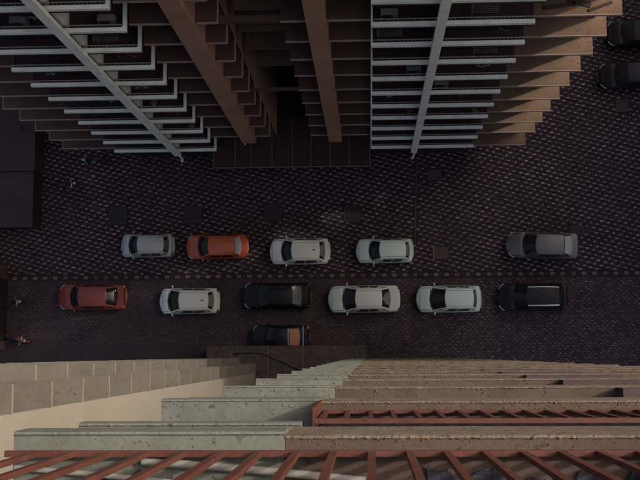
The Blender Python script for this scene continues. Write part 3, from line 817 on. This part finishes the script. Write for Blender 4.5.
    # raised bonnet panel with a shut line round it
    def deck(t, s_):
        a = abs(s_); T_ = topz(t)
        z = T_ + .035 - .005 * a / .4 if a < .4 else (T_ + .03 - .018 * (a - .4) / .38 if a < .78 else T_ + .012 - .027 * (a - .78) / .13)
        xx = X(t)
        if t < .06: xx -= (1 - t / .06) * .26 * (s_ * hw(t) / (W / 2)) ** 2 * L / 4
        return Vector((xx, s_ * hw(t), z))
    b = MB(); b.grid(lambda u, v: deck(.05 + (tw0 - .035) * u, (2 * v - 1) * .83) + Vector((0, 0, .004)), 10, 12); put(b, 'bonnet_gap', M_plastic, body, rec=False)
    b = MB(); b.grid(lambda u, v: deck(.057 + (tw0 - .049) * u, (2 * v - 1) * .80) + Vector((0, 0, .012)), 10, 12); put(b, 'bonnet', pm, body, rec=False)
    if frame_trim:
        for t_, w_ in ((tr1 - .01, wr), (tr0 + .035, wb * .97)):
            b = MB(); b.tube([(X(t_), w_ * (k_ / 6 - 1), (roofz(X(tr1), w_ * (k_ / 6 - 1)) + .03) if t_ < tr0 else belt + .06) for k_ in range(13)], .03, 6); put(b, 'trim_bar', M_chrome)
    rm = roof_mat or pm
    def rf(u, v):
        s = 2 * v - 1; a = froof(s).lerp(rroof(s), u); a.y *= 1 + .03 * math.sin(math.pi * u)
        a.z = roofz(a.x, a.y) + .012 + .012 * math.sin(math.pi * u) * (1 - s * s); return a
    b = MB(); b.grid(rf, 16, 12)
    ro = put(b, 'roof', rm, sharp=80)
    for s in (-.82, .82):     # drip channels
        b = MB(); b.tube([Vector(rf(u / 10, (s + 1) / 2)) + Vector((0, 0, .003)) for u in range(11)], .010, 5)
        put(b, 'roof_channel', M_plastic if not rails else M_chrome, ro)
    def glass(fn, u0, u1, v0, v1, name, off, nu=10, nv=5, m=M_glass, corner=.0):
        b = MB()
        def g(u, v):
            uu = u0 + (u1 - u0) * u; vv = v0 + (v1 - v0) * v
            return Vector(fn(uu, vv)) + Vector(off)
        b.grid(g, nu, nv); return put(b, name, m, sharp=80)
    wsn = glass(fr, .045, .955, .03, .95, 'windscreen', (.006, 0, .010), 14, 6)
    glass(rr, .07, .93, .10, .93, 'rear_window', (-.006, 0, .010), 12, 5, glass_rear or M_glass)
    for sg in (1, -1):
        f = sd_(sg); o = (0, sg * .008, .004)
        ends = (.16, .48, .52, .86) if kind != 'sedan' else (.18, .50, .54, .80)
        for (a, c) in ((ends[0], ends[1]), (ends[2], ends[3])):
            glass(f, a, c, .10, .84, 'side_window', o, 6, 3)
        # mirror
        p = fbase(sg); b = MB(); b.blob((p.x - .10, sg * (W / 2 + .07), zc + .10), (.06, .11, .08), 10, 6)
        put(b, 'mirror', pm)
        # lamps
        b = MB(); b.tube([(X(.022) - .03, sg * hw(.03) * .70, topz(.04) - .07), (X(.045) - .03, sg * hw(.05) * .84, topz(.05) - .05), (X(.085), sg * hw(.085) * .945, topz(.08) - .06), (X(.115), sg * hw(.115) * .96, topz(.1) - .06)], [.03, .05, .045, .015], 8); put(b, 'headlight', M_lamp)
        b = MB(); b.blob((X(.975), sg * hw(.975) * .86, belt - .10), (.09, .12, .13), 12, 8); put(b, 'taillight', tail_mat or M_tail)
        # door handle
        for u in (.42, .66):
            b = MB(); b.box(X(u) - .09, X(u) + .09, sg * W / 2 * .99 - .012, sg * W / 2 * .99 + .012, belt - .24, belt - .21); put(b, 'door_handle', M_plastic, body, sm=False)
        # wheels
        for t in (.175, .80):
            w = MB(); cy = sg * (W / 2 - .10); r = .30 if kind != 'suv' else .34
            w.lathe([(r * .6, -.1), (r * .94, -.1), (r, -.07), (r, .07), (r * .94, .1), (r * .6, .1)], 'y', (X(t), cy, r), 24)
            wo = put(w, 'wheel', M_tyre)
            w = MB(); w.lathe([(.001, .09), (r * .2, .10), (r * .55, .085), (r * .62, .095), (r * .62, -.095), (.001, -.09)], 'y', (X(t), cy, r), 20)
            put(w, 'rim', M_rim, wo)
    # wipers, plates, grille
    b = MB()
    for s0, s1 in ((-.55, .05), (.0, .6)):
        p = Vector(fr((s0 + 1) / 2, .04)); q = Vector(fr((s1 + 1) / 2, .13)); b.tube([p + Vector((.02, 0, .02)), q + Vector((.02, 0, .025))], .010, 5)
    put(b, 'wiper', M_plastic, wsn)
    b = MB(); b.box(L / 2 - .035, L / 2 + .012, -.34, .34, .42, .56); put(b, 'grille', M_plastic, body, sm=False)
    b = MB(); b.box(L / 2 + .0125, L / 2 + .022, -.25, .25, .30, .41); put(b, 'number_plate', M_lamp, body, sm=False)
    b = MB(); b.box(-L / 2 - .02, -L / 2 - .006, -.25, .25, .50, .61); put(b, 'number_plate', M_lamp, body, sm=False)
    b = MB(); b.tube([(-L / 2 + .02 + .13 * (i / 6 - 1) ** 2, (i / 6 - 1) * W * .41, .56) for i in range(13)], .045, 8); put(b, 'bumper', pm, body)
    if rails:
        for sg in (1, -1):
            pts = [Vector(rf(u / 10, .5 + sg * .44)) + Vector((0, 0, .05)) for u in range(0, 11)]
            b = MB(); b.tube([pts[0] - Vector((0, 0, .05))] + pts + [pts[-1] - Vector((0, 0, .05))], .026, 6); put(b, 'roof_rail', M_chrome)
    if antenna:
        p = Vector(rf(.80, .5)); b = MB(); b.blob((p.x, p.y, p.z + .02), (.10, .04, .05), 8, 5); b.tube([p, p + Vector((-.2, 0, .25))], .008, 5); put(b, 'antenna', M_plastic)
    if spoiler:
        b = MB(); b.grid(lambda u, v: Vector(rroof((2 * u - 1) * .9)) + Vector((-.02 - .16 * v, 0, .025 - .02 * v)), 12, 2)
        b.grid(lambda u, v: Vector(rroof((2 * u - 1) * .9)) + Vector((-.02 - .16 * v, 0, -.005 - .01 * v)), 12, 2, 0, True)
        put(b, 'spoiler', pm, rec=False)
    return T
P_silver = paint('silver', (.42, .41, .39), .25, .4)
P_white = paint('white', (.66, .66, .60))
P_whiteg = paint('pale_aqua', (.53, .62, .58))
P_pearl = paint('pearl', (.56, .58, .55))
P_orange = paint('orange_red', (.42, .070, .024))
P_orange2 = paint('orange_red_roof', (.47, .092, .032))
P_red = paint('dark_red', (.21, .036, .022))
P_grey = paint('dark_grey', (.105, .098, .10), .3, .35)
P_black = paint('black', (.009, .007, .010), 0, .4, .12, .2)
P_navy = paint('navy', (.009, .008, .014), 0, .4, .12, .2)
M_orange_pane = mat('orange_rear_pane', (.36, .15, .09), .5, .25, 4, 20, 0, coords='obj')  # plain orange colour over the whole rear window
M_glare = mat('glare_rear_glass', (.10, .11, .105), .25, .1, 3, 10, 0, coat=.6, coords='obj')  # sky reflection put into the colour of the pane
M_greyglass = mat('reflecting_rear_glass', (.34, .38, .36), .45, .2, 3, 14, 0, coords='obj')  # brighter reflection painted as an opaque pale glass colour
make_car('silver grey small hatchback, first of the upper row from the left', -14.93, 7.36, 3.62, 1.62, 1.52, 'hatch', P_silver, 0, .17, .19, .48, .09)
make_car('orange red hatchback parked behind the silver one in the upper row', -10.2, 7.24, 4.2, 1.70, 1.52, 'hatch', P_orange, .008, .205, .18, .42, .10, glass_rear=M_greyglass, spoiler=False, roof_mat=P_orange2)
make_car('white hatchback with a small roof antenna in the middle of the upper row', -4.62, 6.86, 4.05, 1.78, 1.52, 'hatch', P_white, 0, .20, .18, .45, .10, antenna=True)
make_car('pale aqua white hatchback at the right of the upper row of white cars', 1.05, 6.84, 3.82, 1.64, 1.52, 'hatch', P_whiteg, 0, .225, .19, .44, .085)
make_car('dark grey sedan with pale rear window, alone on the right of the paving', 11.5, 7.1, 4.72, 1.78, 1.46, 'sedan', P_grey, -.035, .21, .18, .385, .14, glass_rear=M_greyglass)
make_car('dark red sedan at the left end of the lower row', -18.68, 3.92, 4.68, 1.75, 1.46, 'sedan', P_red, -.005, .20, .14, .39, .18, tail_mat=M_amber, glass_rear=M_glass)
make_car('white small hatchback in the lower row behind the red sedan', -12.07, 3.60, 4.05, 1.76, 1.54, 'hatch', P_white, 0, .155, .21, .475, .09, antenna=True)
make_car('black sedan between two white cars in the lower row', -6.2, 3.9, 4.55, 1.76, 1.45, 'sedan', P_black, -.01, .21, .17, .36, .15, glass_rear=M_glare)
make_car('long silver white sedan in the middle of the lower row', -.36, 3.64, 4.78, 1.84, 1.47, 'sedan', P_pearl, .005, .20, .19, .35, .14)
make_car('white hatchback right of the long sedan in the lower row', 5.26, 3.60, 4.28, 1.80, 1.54, 'hatch', P_whiteg, .0, .20, .24, .42, .07)
make_car('black estate car with silver roof rails at the right of the lower row', 10.72, 3.68, 4.6, 1.82, 1.62, 'suv', P_black, 0, .22, .18, .46, .09, rails=True)
make_car('small dark car with an orange rear, half hidden by the podium roof', -5.95, 1.12, 3.9, 1.66, 1.50, 'hatch', P_navy, 0, .22, .20, .24, .20, glass_rear=M_orange_pane, tail_mat=M_amber, frame_trim=True)
make_car('black car at the top right beside the sunlit ledges', 18.4, 21.4, 4.5, 1.78, 1.5, 'suv', P_black, 0, .20, .18, .44, .10)
make_car('dark navy sedan at the right edge below the other black car', 17.85, 18.55, 4.6, 1.76, 1.46, 'sedan', P_navy, .03, .21, .18, .36, .14)

# ------------------------------------------------------------------ motorbikes
def make_bike(label, x, y, rz, pm):
    T = thing('motorbike', label, 'motorbike', (x, y, 0.125 if y > KERB_Y else 0.004), rz, 'motorbikes at the left of the street')
    def put(b, name, m, parent=T, sm=True):
        me = b.mesh(name, m, sm, True)
        if sm: me.set_sharp_from_angle(angle=R(40))
        return link_mesh(name, me, parent)
    for wx in (-.62, .62):
        b = MB(); b.lathe([(.20, -.05), (.27, -.05), (.29, 0), (.27, .05), (.20, .05)], 'y', (wx, 0, .29), 22); w = put(b, 'wheel', M_tyre)
        b = MB(); b.lathe([(.001, .03), (.05, .04), (.2, .02), (.2, -.02), (.05, -.04), (.001, -.03)], 'y', (wx, 0, .29), 18); put(b, 'rim', M_rim, w)
    b = MB(); b.blob((.12, 0, .76), (.28, .14, .13), 14, 8); put(b, 'fuel_tank', pm)
    b = MB(); b.blob((-.32, 0, .78), (.36, .13, .07), 14, 8); put(b, 'seat', M_seat)
    b = MB(); b.blob((-.64, 0, .72), (.22, .10, .08), 12, 6); put(b, 'tail', pm)
    b = MB(); b.blob((0, 0, .45), (.26, .15, .22), 12, 6); put(b, 'engine', M_galv)
    b = MB(); b.tube([(.62, 0, .29), (.46, 0, .85), (.42, 0, 1.0)], .035, 8); b.tube([(-.62, 0, .29), (-.2, 0, .45), (.1, 0, .55), (.44, 0, .8)], .035, 8); put(b, 'frame', M_plastic)
    b = MB(); b.tube([(.30, -.36, .98), (.36, -.2, 1.03), (.42, 0, 1.0), (.36, .2, 1.03), (.30, .36, .98)], .018, 8); h = put(b, 'handlebar', M_chrome)
    for s in (-1, 1):
        b = MB(); b.tube([(.36, s * .24, 1.03), (.40, s * .32, 1.2)], .008, 6); b.blob((.40, s * .33, 1.22), (.02, .06, .04), 8, 6); put(b, 'mirror', M_chrome, h)
    b = MB(); b.blob((.56, 0, .92), (.10, .11, .10), 12, 8); put(b, 'headlight', M_lamp)
    b = MB(); b.blob((.64, 0, .60), (.26, .06, .05), 10, 6); put(b, 'mudguard', pm)
    return T
make_bike('dark motorbike with bright headlight at the left edge beside the red sedan', -24.1, 3.55, R(10), P_black)
make_bike('dark red motorbike at the lower left corner of the road', -23.7, 1.15, R(-15), P_red)
make_bike('dark motorbike on the paving beside the annex', -20.5, 11.6, R(5), P_black)
make_bike('dark motorbike under the lowest ledge at the left end of the tower', -18.8, 13.3, R(185), P_black)
